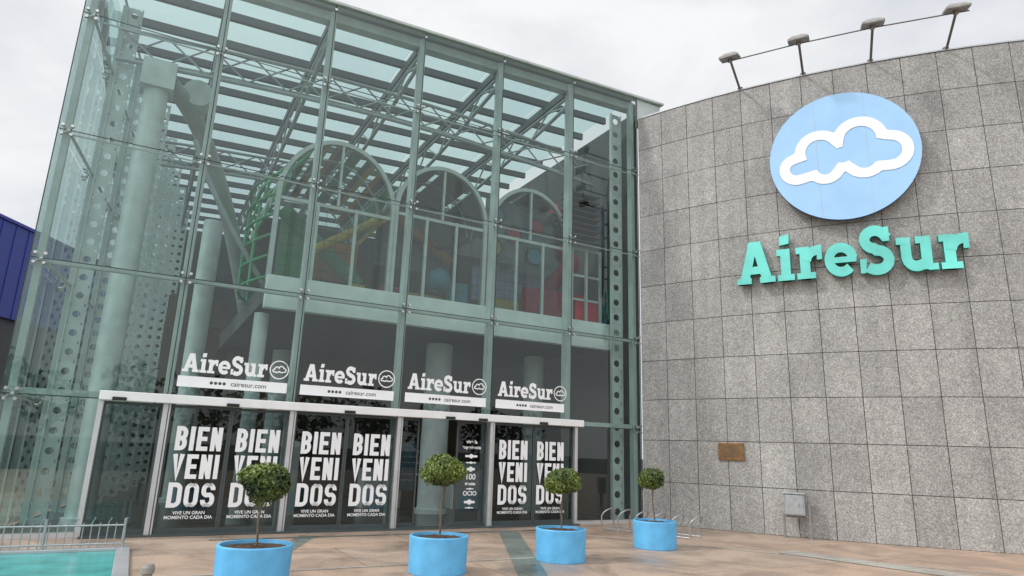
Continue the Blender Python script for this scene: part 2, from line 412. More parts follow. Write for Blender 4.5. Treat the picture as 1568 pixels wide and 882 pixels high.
for a,b_ in zip(sm[:-1],sm[1:]):
    for j in range(5):
        z0=rows[j]; z1=rows[j+1] if j<4 else 11.35
        a1,b1=a+.01,b_-.01
        sd.face([(SW(a1),a1,z0+.01),(SW(b1),b1,z0+.01),(SW(b1),b1,z1-.01),(SW(a1),a1,z1-.01)])
sd.obj('side_glazing',M['sideglass'],B)
s2=MB()
for m in sm[1:]:
    c=SW(m); s2.box(c+.1,c+.22,m-.05,m+.05,0,11.3)
for z in rows[1:]+[11.35]:
    for a,b_ in zip(sm[:-1],sm[1:]):
        s2.tube((SW(a)+.16,a,z),(SW(b_)+.16,b_,z),.03,n=8)
s2.obj('side_posts',M['post'],B)
s3=MB()
for m in sm[1:7]:
    for z in rows[1:]:
        c=Vector((SW(m)+.08,m,z))
        for dx in(-1,1):
            for dz in(-1,1):
                e=Vector((SW(m)+.03,m+dx*.09,z+dz*.09)); s3.tube(c,e,.016,n=6); s3.tube(e,e+Vector((-.06,0,0)),.028,n=8)
s3.obj('side_spider_fittings',M['steel'],B)
pf=MB()
def perf(s0,W,m,z0,z1,nc,hr):
    cw=W/nc; nr=int((z1-z0)/(cw*1.25)); ch=(z1-z0)/nr
    for i in range(nc):
        for j in range(nr):
            cx=(i+.5)*cw; cz=z0+(j+.5)*ch
            K=16; inn=[];out=[]
            for k in range(K):
                t=2*math.pi*(k+.5)/K; c,s_=math.cos(t),math.sin(t)
                inn.append((cx+hr*c,cz+hr*s_))
                f=1/max(abs(c),abs(s_)); out.append((cx+cw/2*c*f,cz+ch/2*s_*f))
            for k in range(K):
                l=(k+1)%K
                pf.face([(s0+p[0],m,p[1]) for p in (inn[k],out[k],out[l],inn[l])])
    for e in (0,W): pf.box(s0+e-.012,s0+e+.012,m-.05,m+.05,z0,z1)
for m in (4.4,6.7,9.0,11.3,13.6,15.9):
    perf(SW(m)+.24,.50,m,0,11.2,2,.075)
perf(SW(2.1)+.24,.3,2.1,0,11.2,1,.07)
perf(10.95,.34,.55,0,11.5,1,.09)
pf.obj('perforated_columns',M['perf'],B)
rf=MB()
for i in range(6):
    for k in range(16):
        s0,s1=cols[i]+.0,cols[i+1]; m0=.3+k*1.26; m1=m0+1.24
        rf.face([(s0+.02,m0,top(s0)+.02),(s1-.02,m0,top(s1)+.02),(s1-.02,m1,top(s1)+.02),(s0+.02,m1,top(s0)+.02)])
rf.obj('roof_glazing',M['roofglass'],B)
rb=MB()
for k in range(17):
    m=.3+k*1.26
    a=-2.07+.12*m; b_=11.5
    t0,t1=top(a),top(b_)
    rb.ring([[(a,m-.055,t0-.2),(a,m+.055,t0-.2),(a,m+.055,t0),(a,m-.055,t0)],[(b_,m-.055,t1-.2),(b_,m+.055,t1-.2),(b_,m+.055,t1),(b_,m-.055,t1)]],False)
for s in cols[:-1]:
    rb.box(s-.07,s+.07,.3,20.4,top(s)-.42,top(s)-.21)
rb.obj('roof_beams',M['darksteel'],B)
ts=MB()
for s in cols[1:6]:
    zb=top(s)-1.35; zt=top(s)-.48
    pts=[(s,.35+k*2.0,zb+.6*((k-5)/5.)**2) for k in range(11)]
    ts.path(pts,.055)
    for k in range(10):
        a=pts[k];b_=pts[k+1]; mid=(s,(a[1]+b_[1])/2,zt)
        ts.tube(a,mid,.028,n=6,caps=False); ts.tube(mid,b_,.028,n=6,caps=False)
    ts.tube((s,.35,zt),(s,20,zt),.045,n=8)
for m,zc in ((1.9,10.5),(7.5,10.3)):
    N_=14
    P1=[(-1.6+12.9*k/N_,m,zc+.35*math.sin(math.pi*k/N_)) for k in range(N_+1)]
    P2=[(p[0],m,p[2]-.75) for p in P1]; P3=[(p[0],m+.6,p[2]-.35) for p in P1]
    ts.path(P1,.05);ts.path(P2,.05);ts.path(P3,.04)
    for k in range(N_):
        ts.tube(P1[k],P2[k+1],.022,n=6,caps=False);ts.tube(P2[k],P3[k+1],.022,n=6,caps=False);ts.tube(P3[k],P1[k+1],.022,n=6,caps=False)
ts.obj('roof_trusses',M['truss'],B)
cm=MB()
def column(s,m,r,z0,z1):
    cm.tube((s,m,z0),(s,m,z1),r,n=28)
    cm.tube((s,m,z0),(s,m,z0+.12),r*1.25,n=28)
column(-.74,2.1,.25,0,9.3); cm.box(-1.08,-.40,1.78,2.42,9.3,9.95)
column(1.1,7.0,.27,0,8.0); column(2.05,1.6,.16,0,4.43)
column(6.98,3.1,.36,0,4.43); column(3.6,7.5,.3,0,4.43); column(10.2,3.4,.3,0,4.43)
cm.tube((.10,2.6,9.8),(.10,3.3,9.8),.33,n=24)
cm.obj('round_columns',M['col'],B)
bg=MB()
pts=[]
for k in range(15):
    t=k/14.; pts.append((-.5+2.9*t,2.3+4.2*t,9.7-.7*t-4.3*t*t))
bg.path(pts,.20,12)
pts=[(.2+2.2*k/10.,2.2+.5*k/10.,8.4-3.4*(k/10.)**.8) for k in range(11)]
bg.path(pts,.06,8)
bg.obj('curved_girder',M['truss'],B)
mz=MB()
mz.box(1.95,11.4,.75,.95,4.43,5.15); mz.obj('mezzanine_edge',M['slab'],B,bevel=.01)
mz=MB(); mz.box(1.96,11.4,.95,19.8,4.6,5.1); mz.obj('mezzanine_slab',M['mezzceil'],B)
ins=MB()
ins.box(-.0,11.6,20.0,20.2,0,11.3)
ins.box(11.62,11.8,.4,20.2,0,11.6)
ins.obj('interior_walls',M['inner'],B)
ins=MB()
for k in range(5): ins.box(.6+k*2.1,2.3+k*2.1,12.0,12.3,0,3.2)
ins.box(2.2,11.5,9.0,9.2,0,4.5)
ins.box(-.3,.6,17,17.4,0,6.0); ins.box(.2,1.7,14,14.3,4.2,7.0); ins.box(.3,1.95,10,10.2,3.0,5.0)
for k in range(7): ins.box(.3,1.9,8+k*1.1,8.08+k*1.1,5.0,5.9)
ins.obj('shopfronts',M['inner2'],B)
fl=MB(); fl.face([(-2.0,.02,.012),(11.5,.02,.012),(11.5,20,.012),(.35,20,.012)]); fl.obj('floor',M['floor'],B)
ba=MB(); ba.box(-2.1,-.65,-.03,.12,0,.08); ba.box(9.42,11.45,-.03,.12,0,.08); ba.obj('base_channel',M['alu'],B)
th=MB(); th.box(-.6,9.4,-.25,.12,.0,.03); th.obj('threshold',M['darksteel'],B)
hd=MB(); hd.box(-.66,9.52,-.22,-.02,2.27,2.43); hd.obj('door_header',M['white'],B,bevel=.012)
hs=MB()
for s in (-.35,1.5,3.72,5.95,6.75,8.35): hs.box(s-.11,s+.11,-.255,-.221,2.27,2.33)
hs.obj('door_sensors',M['black'],B,bevel=.008)
df=MB()
for s in (-.62,.39,2.61,4.83,7.04,9.36): df.box(s-.04,s+.04,-.12,-.03,0,2.27)
for s in (.39,2.61,4.83,7.04): df.box(s+.055,s+.085,-.10,-.04,0,2.27)
df.obj('door_posts',M['alu'],B,bevel=.004)
dk=MB(); dg=MB()
bays=[(-.575,.345,1),(.475,2.565,2),(2.695,4.785,2),(7.125,9.315,2)]
def leaf(a,b_,y=-.02):
    dk.box(a,a+.035,y-.02,y+.02,.03,2.26);dk.box(b_-.035,b_,y-.02,y+.02,.03,2.26)
    dk.box(a+.035,b_-.035,y-.02,y+.02,2.21,2.26);dk.box(a+.035,b_-.035,y-.02,y+.02,.03,.12)
    dg.face([(a+.035,y,.12),(b_-.035,y,.12),(b_-.035,y,2.21),(a+.035,y,2.21)])
for a,b_,k in bays:
    if k==1: leaf(a,b_)
    if k==2: m=(a+b_)/2; leaf(a,m-.003); leaf(m+.003,b_)
leaf(4.915,5.35,.06); leaf(6.25,6.985,.06)
dk.obj('door_leaf_frames',M['darksteel'],B); dg.obj('door_leaf_glass',M['doorglass'],B)
bl=MB()
XS=(.63,1.66,2.86,3.90,7.28,8.29)
for x in XS:
    W=.78 if x<7 else .75
    for wd,z in (('BIEN',1.455),('VENI',.96),('DOS',.465)):
        cond_line(bl,wd,x,z,W,.43,.077,-.048)
bl.obj('welcome_lettering',M['decal'],B)
for i,x in enumerate(XS):
    text_obj('slogan_text','VIVE UN GRAN\nMOMENTO CADA DIA',.078,M['decal'],B,(x+.39,-.048,.35),align='CENTER',bold=.0015)
ld=MB()
for k in range(4):
    x=.51+2.217*k; W=1.96 if k<3 else 1.9
    ld.box(x,x+W,-.012,-.006,2.60,2.80)
    ofs,tot=word_adv('AireSur'); sx=1.50/tot
    for c,o in zip('AireSur',ofs):
        letter_mesh(ld,c,sx,.345,Vector((x+.05+o*sx,-.006,2.88)),Vector((1,0,0)),Vector((0,-1,0)),0,.0006)
    cx,cz=x+1.78,3.05
    ring=[(cx+.175*math.cos(t),cz+.175*math.sin(t)) for t in [2*math.pi*q/36 for q in range(36)]]
    _,_,q=stroke(ring,.022,True)
    for f in q: ld.face([(p[0],-.007,p[1]) for p in f])
    for i in range(0,NK,4):
        j=(i+4)%NK; ld.face([(cx+p[0]*.155,-.0085,cz+p[1]*.155) for p in (CI[i],CO[i],CO[j],CI[j])])
ld.obj('logo_decals',M['decal'],B)
for k in range(4):
    x=.51+2.217*k
    text_obj('web_text','cairesur.com',.125,M['darksteel'],B,(x+.92,-.0145,2.665),bold=.001)
    dm=MB()
    for j in range(4): dm.tube((x+.58+j*.075,-.013,2.70),(x+.58+j*.075,-.0145,2.70),.03,n=14)
    dm.obj('social_icons',M['darksteel'],B)
pm=MB(); pm.box(5.0,5.32,.10,.12,.75,1.75); pm.obj('info_poster',M['poster'],B)
for j,(t,z,sz) in enumerate([('vive la',1.78,.11),('experiencia',1.66,.10),('100',1.0,.17),('tiendas',.88,.09),('OCIO',.66,.13)]):
    text_obj('poster_text',t,sz,M['decal'],B,(6.62,.03,z),align='CENTER',bold=.003)
pm=MB()
for z,w,h in ((1.5,.30,.09),(1.36,.24,.05),(1.22,.2,.1),(.80,.18,.04),(.52,.26,.1),(.4,.2,.04)): pm.tube((6.62,.034,z),(6.62,.03,z),h*.55,n=18); pm.box(6.62-w/2,6.62+w/2,.028,.0295,z-h*.25,z+h*.25)
pm.obj('poster_icons',M['decal'],B)
for j in range(7):
    text_obj('poster_lines','planta baja tiendas' if j%2 else 'moda hogar ocio',.05,M['decal'],B,(5.02,.095,1.68-.12*j))
pm=MB(); pm.box(5.45,5.75,1.2,1.25,.9,1.15); pm.obj('red_notice',M['red'],B)
ck=MB(); ck.box(5.6,6.7,4.6,5.2,0,1.05); ck.box(8.0,9.0,4,4.8,0,1.3); ck.box(3.1,3.5,3,3.3,0,1.7); ck.obj('info_counter',M['white'],B,bevel=.02)
# ------------------------------------------------------------------ play structure
P=empty('indoor_play_structure',FW(0,0,0),FA)
fr=MB(); pg=MB(); VS={}
Z0=5.16; m0=1.35
def vface(key,pts):
    VS.setdefault(key,MB()).face(pts)
def bay(sa,sb,zs,pattern,full):
    c=(sa+sb)/2; r=(sb-sa)/2
    ht=8.82-zs
    def archp(rr,hh,n=32): return [(c+rr*math.cos(math.pi-math.pi*k/n),zs+hh*math.sin(math.pi*k/n)) for k in range(n+1)]
    A=[(sa,Z0)]+archp(r,ht)+[(sb,Z0)]
    L,Rr,q=stroke(A,.10)
    for f in q: fr.face([(p[0],m0,p[1]) for p in f])
    for s_ in (L,Rr):
        fr.ring([[(p[0],m0,p[1]) for p in s_],[(p[0],m0+.14,p[1]) for p in s_]],True,False)
    for k in (1,2):
        x=sa+(sb-sa)*k/3; zz=zs-.05
        fr.box(x-.035,x+.035,m0+.012,m0+.1,Z0,zz)
    fr.box(c-.028,c+.028,m0+.012,m0+.1,zs-.05,zs+ht-.04)
    fr.box(sa+.06,sb-.06,m0+.016,m0+.09,zs-.14,zs-.06)
    for k in range(1,len(A)-2):
        pg.face([(c,m0+.05,zs),(A[k+1][0],m0+.05,A[k+1][1]),(A[k][0],m0+.05,A[k][1])])
    pg.face([(sa,m0+.05,Z0),(sb,m0+.05,Z0),(sb,m0+.05,zs),(sa,m0+.05,zs)])
    V=archp(r,ht)
    for k in range(32):
        key=pattern[k%len(pattern)]
        if key is None: continue
        for j in range(4):
            a=m0+.2+j*1.05; b_=a+(1.05 if full else .95)
            vface(key,[(V[k][0],a,V[k][1]),(V[k+1][0],a,V[k+1][1]),(V[k+1][0],b_,V[k+1][1]),(V[k][0],b_,V[k][1])])
    for j in range(5):
        rg=[(p[0],m0+.15+j*1.05,p[1]+.02) for p in V]; fr.path(rg,.035,6)
bay(2.05,4.80,7.25,['green','green',None,'vault','yellow',None,'orange','vault',None],False)
bay(4.88,7.38,7.45,['vault']*7+[None],True)
bay(7.52,10.05,7.40,['vault']*7+[None],True)
for key,mb in VS.items(): mb.obj('vault_panels_'+key,M[key],P)
fr.obj('arch_frames',M['frame'],P); pg.obj('arch_glazing',M['playglass'],P)
gs=MB()
for k in range(6):
    z=Z0+.1+k*.5
    gs.path([(2.05-.42*math.sin(math.pi*j/8.),1.4+3.4*j/8.,z) for j in range(9)],.035,6)
for j in range(0,9,2):
    x=2.05-.42*math.sin(math.pi*j/8.); m=1.4+3.4*j/8.
    gs.path([(x,m,Z0),(x,m,6.4),(x+.04,m,7.2),(x+.22,m,7.9),(x+.6,m,8.4)],.035,6)
gs.obj('side_frames',M['green'],P)
bw=MB(); bw.box(2.1,10.0,5.75,5.85,Z0,8.0); bw.obj('back_screen',M['vault'],P)
def blob(name,mat,boxes,balls=(),tubes=()):
    b=MB()
    for x in boxes: b.box(*x)
    for c,r in balls:
        prof=[(r*math.sin(math.pi*k/12),-r*math.cos(math.pi*k/12)) for k in range(13)]
        b.lathe(prof,c,20)
    for t in tubes: b.path(t[0],t[1],14)
    b.obj(name,mat,P,bevel=.02)
blob('red_padding',M['red'],[(9.0,11.1,2.0,2.15,5.16,6.2),(5.0,5.45,2.4,2.6,5.16,5.7),(10.4,11.2,1.5,1.7,5.16,5.9)],[],[([(10.5+.4*math.cos(a*.5),2.6+.4*math.sin(a*.5),5.3+.17*a) for a in range(22)],.25)])
blob('yellow_padding',M['yellow'],[(5.6,6.6,2.3,2.5,5.16,5.6),(7.7,8.9,2.1,2.3,5.16,5.75),(4.0,4.4,1.9,2.1,5.16,5.5)],[],[([(3.0+.13*k,2.4,6.2+.09*k) for k in range(14)],.12)])
blob('green_slide',M['green'],[(2.4,3.0,2.9,3.0,5.16,7.3)],[],[([(2.4+.16*k,2.9,7.4-.13*k) for k in range(14)],.2)])
blob('orange_padding',M['orange'],[(3.5,4.6,3.6,3.7,5.9,7.0)],[],[([(5.2+.15*k,3.1,8.0-.09*k) for k in range(14)],.15)])
blob('blue_padding',M['pblue'],[(6.7,7.3,2.1,2.2,5.16,6.0),(2.9,3.7,3.8,3.9,5.16,6.3)],[((6.45,2.2,6.0),.34)],[])
blob('lilac_padding',M['lilac'],[(7.6,9.9,2.5,2.6,5.7,6.7)])
ph=MB(); ph.box(7.65,9.95,1.95,2.0,6.75,8.55); ph.box(5.0,7.25,3.4,3.45,6.5,8.4); ph.obj('porthole_panel',M['playgrey'],P)
for nm,mat,L_ in (('blue_portholes','pblue',[(7.98,8.12,.24),(9.25,7.1,.24)]),('red_portholes','red',[(8.55,7.62,.24),(9.3,8.0,.22)]),('yellow_portholes','yellow',[(7.95,7.15,.22)])):
    b=MB()
    for x,z,r in L_:
        b.tube((x,1.949,z),(x,1.93,z),r,n=28)
    b.obj(nm,M[mat],P)
b=MB()
for x,z,r in [(7.98,8.12,.24),(9.25,7.1,.24),(8.55,7.62,.24),(9.3,8.0,.22),(7.95,7.15,.22),(6.5,7.3,.36)]:
    y=1.92 if x>7.3 else 2.3
    rg=[(x+r*1.08*math.cos(t),y,z+r*1.08*math.sin(t)) for t in [2*math.pi*k/28 for k in range(29)]]; b.path(rg,.03,6)
b.obj('porthole_rims',M['darksteel'],P)
nt_=MB()
for x in range(28): nt_.tube((2.2+.28*x,2.0,Z0),(2.2+.28*x,2.0,7.2),.006,n=4,caps=False)
for z in range(8): nt_.tube((2.2,2.0,5.2+.26*z),(10,2.0,5.2+.26*z),.006,n=4,caps=False)
nt_.obj('climbing_net',M['darksteel'],P)
lv=MB()
for k in range(9): lv.box(9.75,10.9,1.0,1.35,7.5+k*.18,7.53+k*.18)
lv.path([(10.1+.25*k*.5,1.6,9.3-.015*k*k) for k in range(10)],.08)
lv.obj('louvre_stack',M['darksteel'],P)
fr=MB()
for x in (10.15,10.65,11.15): fr.box(x-.03,x+.03,1.3,1.38,Z0,7.4)
for z in (5.9,6.6,7.4): fr.box(10.15,11.15,1.38,1.42,z-.03,z+.03)
fr.obj('red_tower_frame',M['frame'],P)
# ------------------------------------------------------------------ granite wall
C=Vector((17.3,33.75,0)); RR=21.3; H=11.2
def WP(phi,r=RR,z=0): return C+Vector((math.cos(R2(phi)),math.sin(R2(phi)),0))*r+Vector((0,0,z))
G=empty('granite_wall_building',(0,0,0))
ph0=-130.3; dp=.742/RR*180/math.pi; nC=28; nR=11; rh=H/nR
tl=MB()
for i in range(nC):
    a=ph0+i*dp; b_=a+dp; e=.0075/RR*180/math.pi
    for j in range(nR):
        z0=j*rh+.0075; z1=(j+1)*rh-.0075; t=random.random()
        ja=random.uniform(-.003,.004); jt=random.uniform(-.003,.003)
        p=[WP(a+e,RR+ja,z0),WP(b_-e,RR+ja+jt,z0),WP(b_-e,RR+ja+jt,z1),WP(a+e,RR+ja,z1)]
        bk=[WP(a+e,RR-.03,z0),WP(b_-e,RR-.03,z0),WP(b_-e,RR-.03,z1),WP(a+e,RR-.03,z1)]
        tl.face(p,a=t)
        for k in range(4):
            l=(k+1)%4; tl.face([bk[k],bk[l],p[l],p[k]],a=t)
tl.obj('granite_panels',M['granite'],G)
bk=MB()
A=[WP(ph0+i*dp,RR-.02,0) for i in range(nC+1)]
up=Vector((0,0,H-.005))
bk.ring([A,[p+up for p in A]],True,False)
Bk=[WP(ph0+i*dp,RR-.5,0) for i in range(nC+1)]
bk.ring([[p+up for p in A],[p+up for p in Bk]],False,False); bk.ring([[p+up for p in Bk],Bk],True,False)
bk.face([A[0],Bk[0],Bk[0]+up,A[0]+up])
bk.obj('wall_core',M['joint'],G)
cp=MB()
o1=[WP(ph0+i*dp,RR+.02,H) for i in range(nC+1)]; o2=[p+Vector((0,0,.035)) for p in o1]; i2=[WP(ph0+i*dp,RR-.5,H+.035) for i in range(nC+1)]
cp.ring([o1,o2],True,False); cp.ring([o2,i2],False,False)
cp.obj('coping',M['coping'],G)
ph=-116.2
def frame_at(phi,off,z):
    o=WP(phi,RR+off,z); n_=Vector((math.cos(R2(phi)),math.sin(R2(phi)),0)); t=Vector((-math.sin(R2(phi)),math.cos(R2(phi)),0))
    return o,t,n_
S=empty('round_cloud_sign')
o,t,n_=frame_at(ph,.16,8.76); rad=1.62
ds=MB(); K=96
F=[o+n_*.10+t*rad*math.cos(2*math.pi*k/K)+Vector((0,0,rad*math.sin(2*math.pi*k/K))) for k in range(K)]
Bq=[p-n_*.10 for p in F]
ds.face(F); ds.obj('disc_face',M['disc'],S)
ds=MB(); ds.ring([F,Bq],True); ds.face(list(reversed(Bq)))
for a in (45,135,225,315):
    q=o+t*1.1*math.cos(R2(a))+Vector((0,0,1.1*math.sin(R2(a)))); ds.tube(q,q-n_*.2,.04)
ds.obj('disc_rim',M['discedge'],S)
cl=MB()
T2=lambda p,d:o+n_*(.10+d)+t*p[0]+Vector((0,0,p[1]))
for i in range(NK):
    j=(i+1)%NK; cl.face([T2((p[0]*rad,p[1]*rad),.012) for p in (CI[i],CO[i],CO[j],CI[j])])
cl.obj('cloud_outline',M['signwhite'],S)
sj=MB()
for x in (-.54,.54): sj.face([T2(( x-.004,-1.52),.003),T2((x+.004,-1.52),.003),T2((x+.004,1.52),.003),T2((x-.004,1.52),.003)])
sj.obj('panel_joints',M['coping'],S)
Lg=empty('wall_lettering_sign')
lm=MB(); word='AireSur'; ofs,tot=word_adv(word,.055); sx=4.80/tot
for c,of in zip(word,ofs):
    w=SLAB[c][0]; cx=(of+w/2)*sx
    phi=-123.05+cx/RR*180/math.pi
    o,t,n_=frame_at(phi,.08,5.80)
    letter_mesh(lm,c,sx,1.06,o-t*(w*sx/2),t,n_,.13,.0015)
lm.obj('letters',[M['mint'],M['teal']],Lg)
heads=[]
for phi in (-122.3,-118.1,-114.0,-109.7):
    E=empty('floodlight')
    b0=WP(phi,RR-.05,H+.04); nn=Vector((math.cos(R2(phi)),math.sin(R2(phi)),0)); tt=Vector((-nn.y,nn.x,0))
    h=b0+nn*1.0+Vector((0,0,.33))
    a=MB(); a.tube(b0+Vector((0,0,-.02)),h,.03,n=10); a.tube(b0-Vector((0,0,.04)),b0+Vector((0,0,.06)),.07); a.obj('arm',M['lamp'],E)
    hb=MB()
    def HP(u,v,w_): return h+tt*u+nn*v+Vector((0,0,w_-.25*v))
    lo=[HP(-.24,-.13,.03),HP(.24,-.13,.03),HP(.24,.24,.03),HP(-.24,.24,.03)]
    mi_=[HP(-.24,-.13,.08),HP(.24,-.13,.08),HP(.24,.24,.08),HP(-.24,.24,.08)]
    hi=[HP(-.13,-.09,.18),HP(.13,-.09,.18),HP(.13,.12,.18),HP(-.13,.12,.18)]
    hb.ring([lo,mi_,hi],False); hb.face(hi); hb.face(list(reversed(lo)))
    hb.box(h.x-.05,h.x+.05,h.y-.05,h.y+.05,h.z-.05,h.z+.04)
    hb.obj('housing',M['lamphead'],E,bevel=.01)
    heads.append(h+Vector((0,0,-.02)))
rr=MB()
pts=[heads[0]+(heads[0]-heads[1])*.12]+heads+[heads[3]+(heads[3]-heads[2])*.15]
for a,b_ in zip(pts[:-1],pts[1:]): rr.tube(a,b_,.016,n=8)
rr.obj('floodlight_rail',M['lamp'])
PQ=empty('wall_plaque'); o,t,n_=frame_at(-124.1,.03,1.80)
def pbox(mb,o,t,n_,u0,u1,v0,v1,d0,d1):
    mb.hexa([o+t*u+n_*d+Vector((0,0,v)) for d in(d0,d1) for u,v in((u0,v0),(u1,v0),(u1,v1),(u0,v1))])
pq=MB(); pbox(pq,o,t,n_,-.30,.30,-.20,.20,-.03,.01); pq.obj('plate',M['brass'],PQ,bevel=.005)
pq=MB()
for k in range(6): pbox(pq,o,t,n_,-.22+.02*(k%2),.22-.03*(k%3),.13-.05*k,.145-.05*k,.011,.013)
for u in(-.26,.26):
    for v in(-.16,.16): q=o+t*u+Vector((0,0,v)); pq.tube(q,q+n_*.022,.014)
pq.obj('engraving',M['darksteel'],PQ)
MC=empty('utility_cabinet'); o,t,n_=frame_at(-120.35,.32,0)
mc=MB(); pbox(mc,o,t,n_,-.22,.20,.48,.93,-.12,.12); mc.obj('box',M['galv'],MC,bevel=.015)
mc=MB(); pbox(mc,o,t,n_,-.19,.17,.51,.90,.122,.135); pbox(mc,o,t,n_,-.25,.23,.93,.96,-.15,.16); mc.obj('door_and_lid',M['galv'],MC,bevel=.006)
mc=MB()
for u,hh in((-.25,.5),(.27,.95)):
    q=o+t*u; mc.tube(q,q+Vector((0,0,hh)),.025)
q=o-t*.25; mc.tube(q+Vector((0,0,.45)),o+t*.27+Vector((0,0,.45)),.022)
mc.tube(o+t*.22+Vector((0,0,.75)),o+t*.30+Vector((0,0,.75)),.02)
for u in(-.25,.27):
    q=o+t*u; pbox(mc,q,t,n_,-.06,.06,0,.012,-.06,.06)
pbox(mc,o,t,n_,.06,.10,.66,.74,.136,.15)
mc.obj('stand',M['lamphead'],MC)
# ------------------------------------------------------------------ planters + topiary
def planter(x,y,r=.40,h=.48):
    E=empty('planter',(x,y,0))
    m=MB(); m.lathe([(r*.95,0),(r*.965,.015),(r,h-.012),(r-.006,h),(r-.035,h),(r-.04,h-.06)],n=56); m.obj('tub',M['planter'],E)
    m=MB(); K=40; rs=r-.042
    for k in range(8):
        for j in range(K):
            f=lambda kk,jj:(rs*kk/8*math.cos(2*math.pi*jj/K),rs*kk/8*math.sin(2*math.pi*jj/K),h-.04+.015*math.sin(kk*2.1+jj%K)*(kk/8<1))
            m.face([f(k,j),f(k+1,j),f(k+1,j+1),f(k,j+1)],True)
    m.obj('soil',M['soil'],E)
def topiary(x,y,zc,rx,rz,seed,lean=0):
    rnd=random.Random(seed); E=empty('topiary_tree',(x,y,0))
    m=MB(); pts=[(0+.01*math.sin(k*1.3),.008*math.cos(k),.42+(zc-.42)*k/8.) for k in range(9)]
    m.path([(p[0]+lean*(p[2]-.42),p[1],p[2]) for p in pts],.014,8)
    cx=lean*(zc-.42)
    for k in range(14):
        a=rnd.uniform(0,6.28);e=rnd.uniform(-.3,1.2);d=Vector((math.cos(a)*math.cos(e)*rx,math.sin(a)*math.cos(e)*rx,math.sin(e)*rz))*.8
        m.tube(Vector((cx,0,zc-rz*.6)),Vector((cx,0,zc))+d,.007,.003,n=5)
    m.obj('trunk',M['bark'],E)
    l=MB()
    lumps=[(Vector((rnd.gauss(0,1),rnd.gauss(0,1),rnd.gauss(0,1))).normalized(),rnd.uniform(-.13,.13)) for _ in range(26)]
    for k in range(4600):
        d=Vector((rnd.gauss(0,1),rnd.gauss(0,1),rnd.gauss(0,1))).normalized()
        bump=sum(w*max(0,d.dot(q)-.75)*4 for q,w in lumps)
        rad_=(rnd.uniform(.4,1)**.45)*(1+bump)+ (rnd.uniform(0,.13) if rnd.random()<.12 else 0)
        p=Vector((d.x*rx*rad_+cx,d.y*rx*rad_,d.z*rz*rad_+zc))
        nn=(d+Vector((rnd.uniform(-1,1),rnd.uniform(-1,1),rnd.uniform(-1,1)))*.9).normalized()
        u=nn.cross(Vector((rnd.uniform(-1,1),rnd.uniform(-1,1),rnd.uniform(-1,1)))).normalized(); v=nn.cross(u)
        sz=rnd.uniform(.011,.021)
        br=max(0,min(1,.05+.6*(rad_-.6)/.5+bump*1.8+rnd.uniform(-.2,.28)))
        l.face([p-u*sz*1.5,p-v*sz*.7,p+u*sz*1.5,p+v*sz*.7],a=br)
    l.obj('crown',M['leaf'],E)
for x,y,zc,rx,rz,sd_,rp_ in [(-2.90,8.22,1.17,.325,.235,1,.425),(-.89,9.62,1.34,.285,.215,2,.405),(.90,11.0,1.19,.275,.20,3,.40),(2.78,12.83,1.23,.25,.20,4,.40)]:
    planter(x,y,rp_); topiary(x,y,zc,rx,rz,sd_,.03 if sd_!=4 else -.05)
K=empty('bike_rack')
m=MB()
a=Vector((2.35,15.75,0)); b_=Vector((3.95,14.35,0)); d=(b_-a).normalized(); nn=Vector((-d.y,d.x,0))
for k in range(6):
    c=a+(b_-a)*k/5.
    pts=[c-nn*.25+Vector((0,0,.0)),c-nn*.25+Vector((0,0,.3))]+[c+nn*(-.25*math.cos(math.pi*j/8.))+d*.12*math.sin(math.pi*j/8.)+Vector((0,0,.32+.14*math.sin(math.pi*j/8.))) for j in range(1,8)]+[c+nn*.25+Vector((0,0,.3)),c+nn*.25]
    m.path(pts,.016,8)
m.tube(a-nn*.25+Vector((0,0,.04)),b_-nn*.25+Vector((0,0,.04)),.014); m.tube(a+nn*.25+Vector((0,0,.04)),b_+nn*.25+Vector((0,0,.04)),.014)
m.obj('hoops',M['galv'],K)
PL=empty('fountain_pool',O,FA)
m=MB(); m.face([(-14,-7,.006),(-.02,-7,.006),(-.02,-1.75,.006),(-14,-1.75,.006)]); m.obj('basin_floor',M['pool'],PL)
m=MB(); m.box(-.02,.16,-7,-1.6,0,.05); m.box(-14,-.02,-1.75,-1.6,0,.05); m.obj('coping_edge',M['coping'],PL,bevel=.01)
RL=empty('metal_railing',O,FA)
m=MB()
m.tube((-14,-1.67,.36),(.06,-1.67,.36),.014,n=8); m.tube((-14,-1.67,.10),(.06,-1.67,.10),.014,n=8)
for k in range(130):
    s=.04-k*.105
    m.tube((s,-1.67,.05),(s,-1.67,.40),.009,n=6); 
    if k%2==0: m.tube((s,-1.67,.40),(s+.03,-1.72,.47),.009,n=6)
for k in range(0,14): m.tube((.05-k*1.0,-1.67,.04),(.05-k*1.0,-1.67,.46),.022,n=8)
m.obj('rails',M['galv'],RL)
BO=empty('bollard',(-3.05,6.1,0))
m=MB(); m.lathe([(.055,0),(.055,.05),(.042,.055),(.042,.50),(.055,.51),(.055,.555),(.045,.58),(.0,.585)],n=24); m.obj('post',M['lamphead'],BO)
BB=empty('blue_building')
m=MB(); m.box(-50,-24.8,16,70,7.2,11.8)
m.obj('blue_cladding',M['blue'],BB)
m=MB()
for k in range(60): m.box(-24.8,-24.77,16+k*.9,16.05+k*.9,7.2,11.75)
m.box(-24.8,-24.7,16,70,11.8,11.95); m.obj('cladding_ribs',M['blue'],BB)
m=MB(); m.box(-49.8,-25.0,16.2,69.8,0,7.2)
for k in range(12): m.box(-25.0,-24.85,17+k*4.4,17.3+k*4.4,0,7.15)
m.obj('lower_cladding',M['darkclad'],BB)
rnd=random.Random(5); m=MB()  # unseen tree row added behind the camera to darken reflections in the lower glass
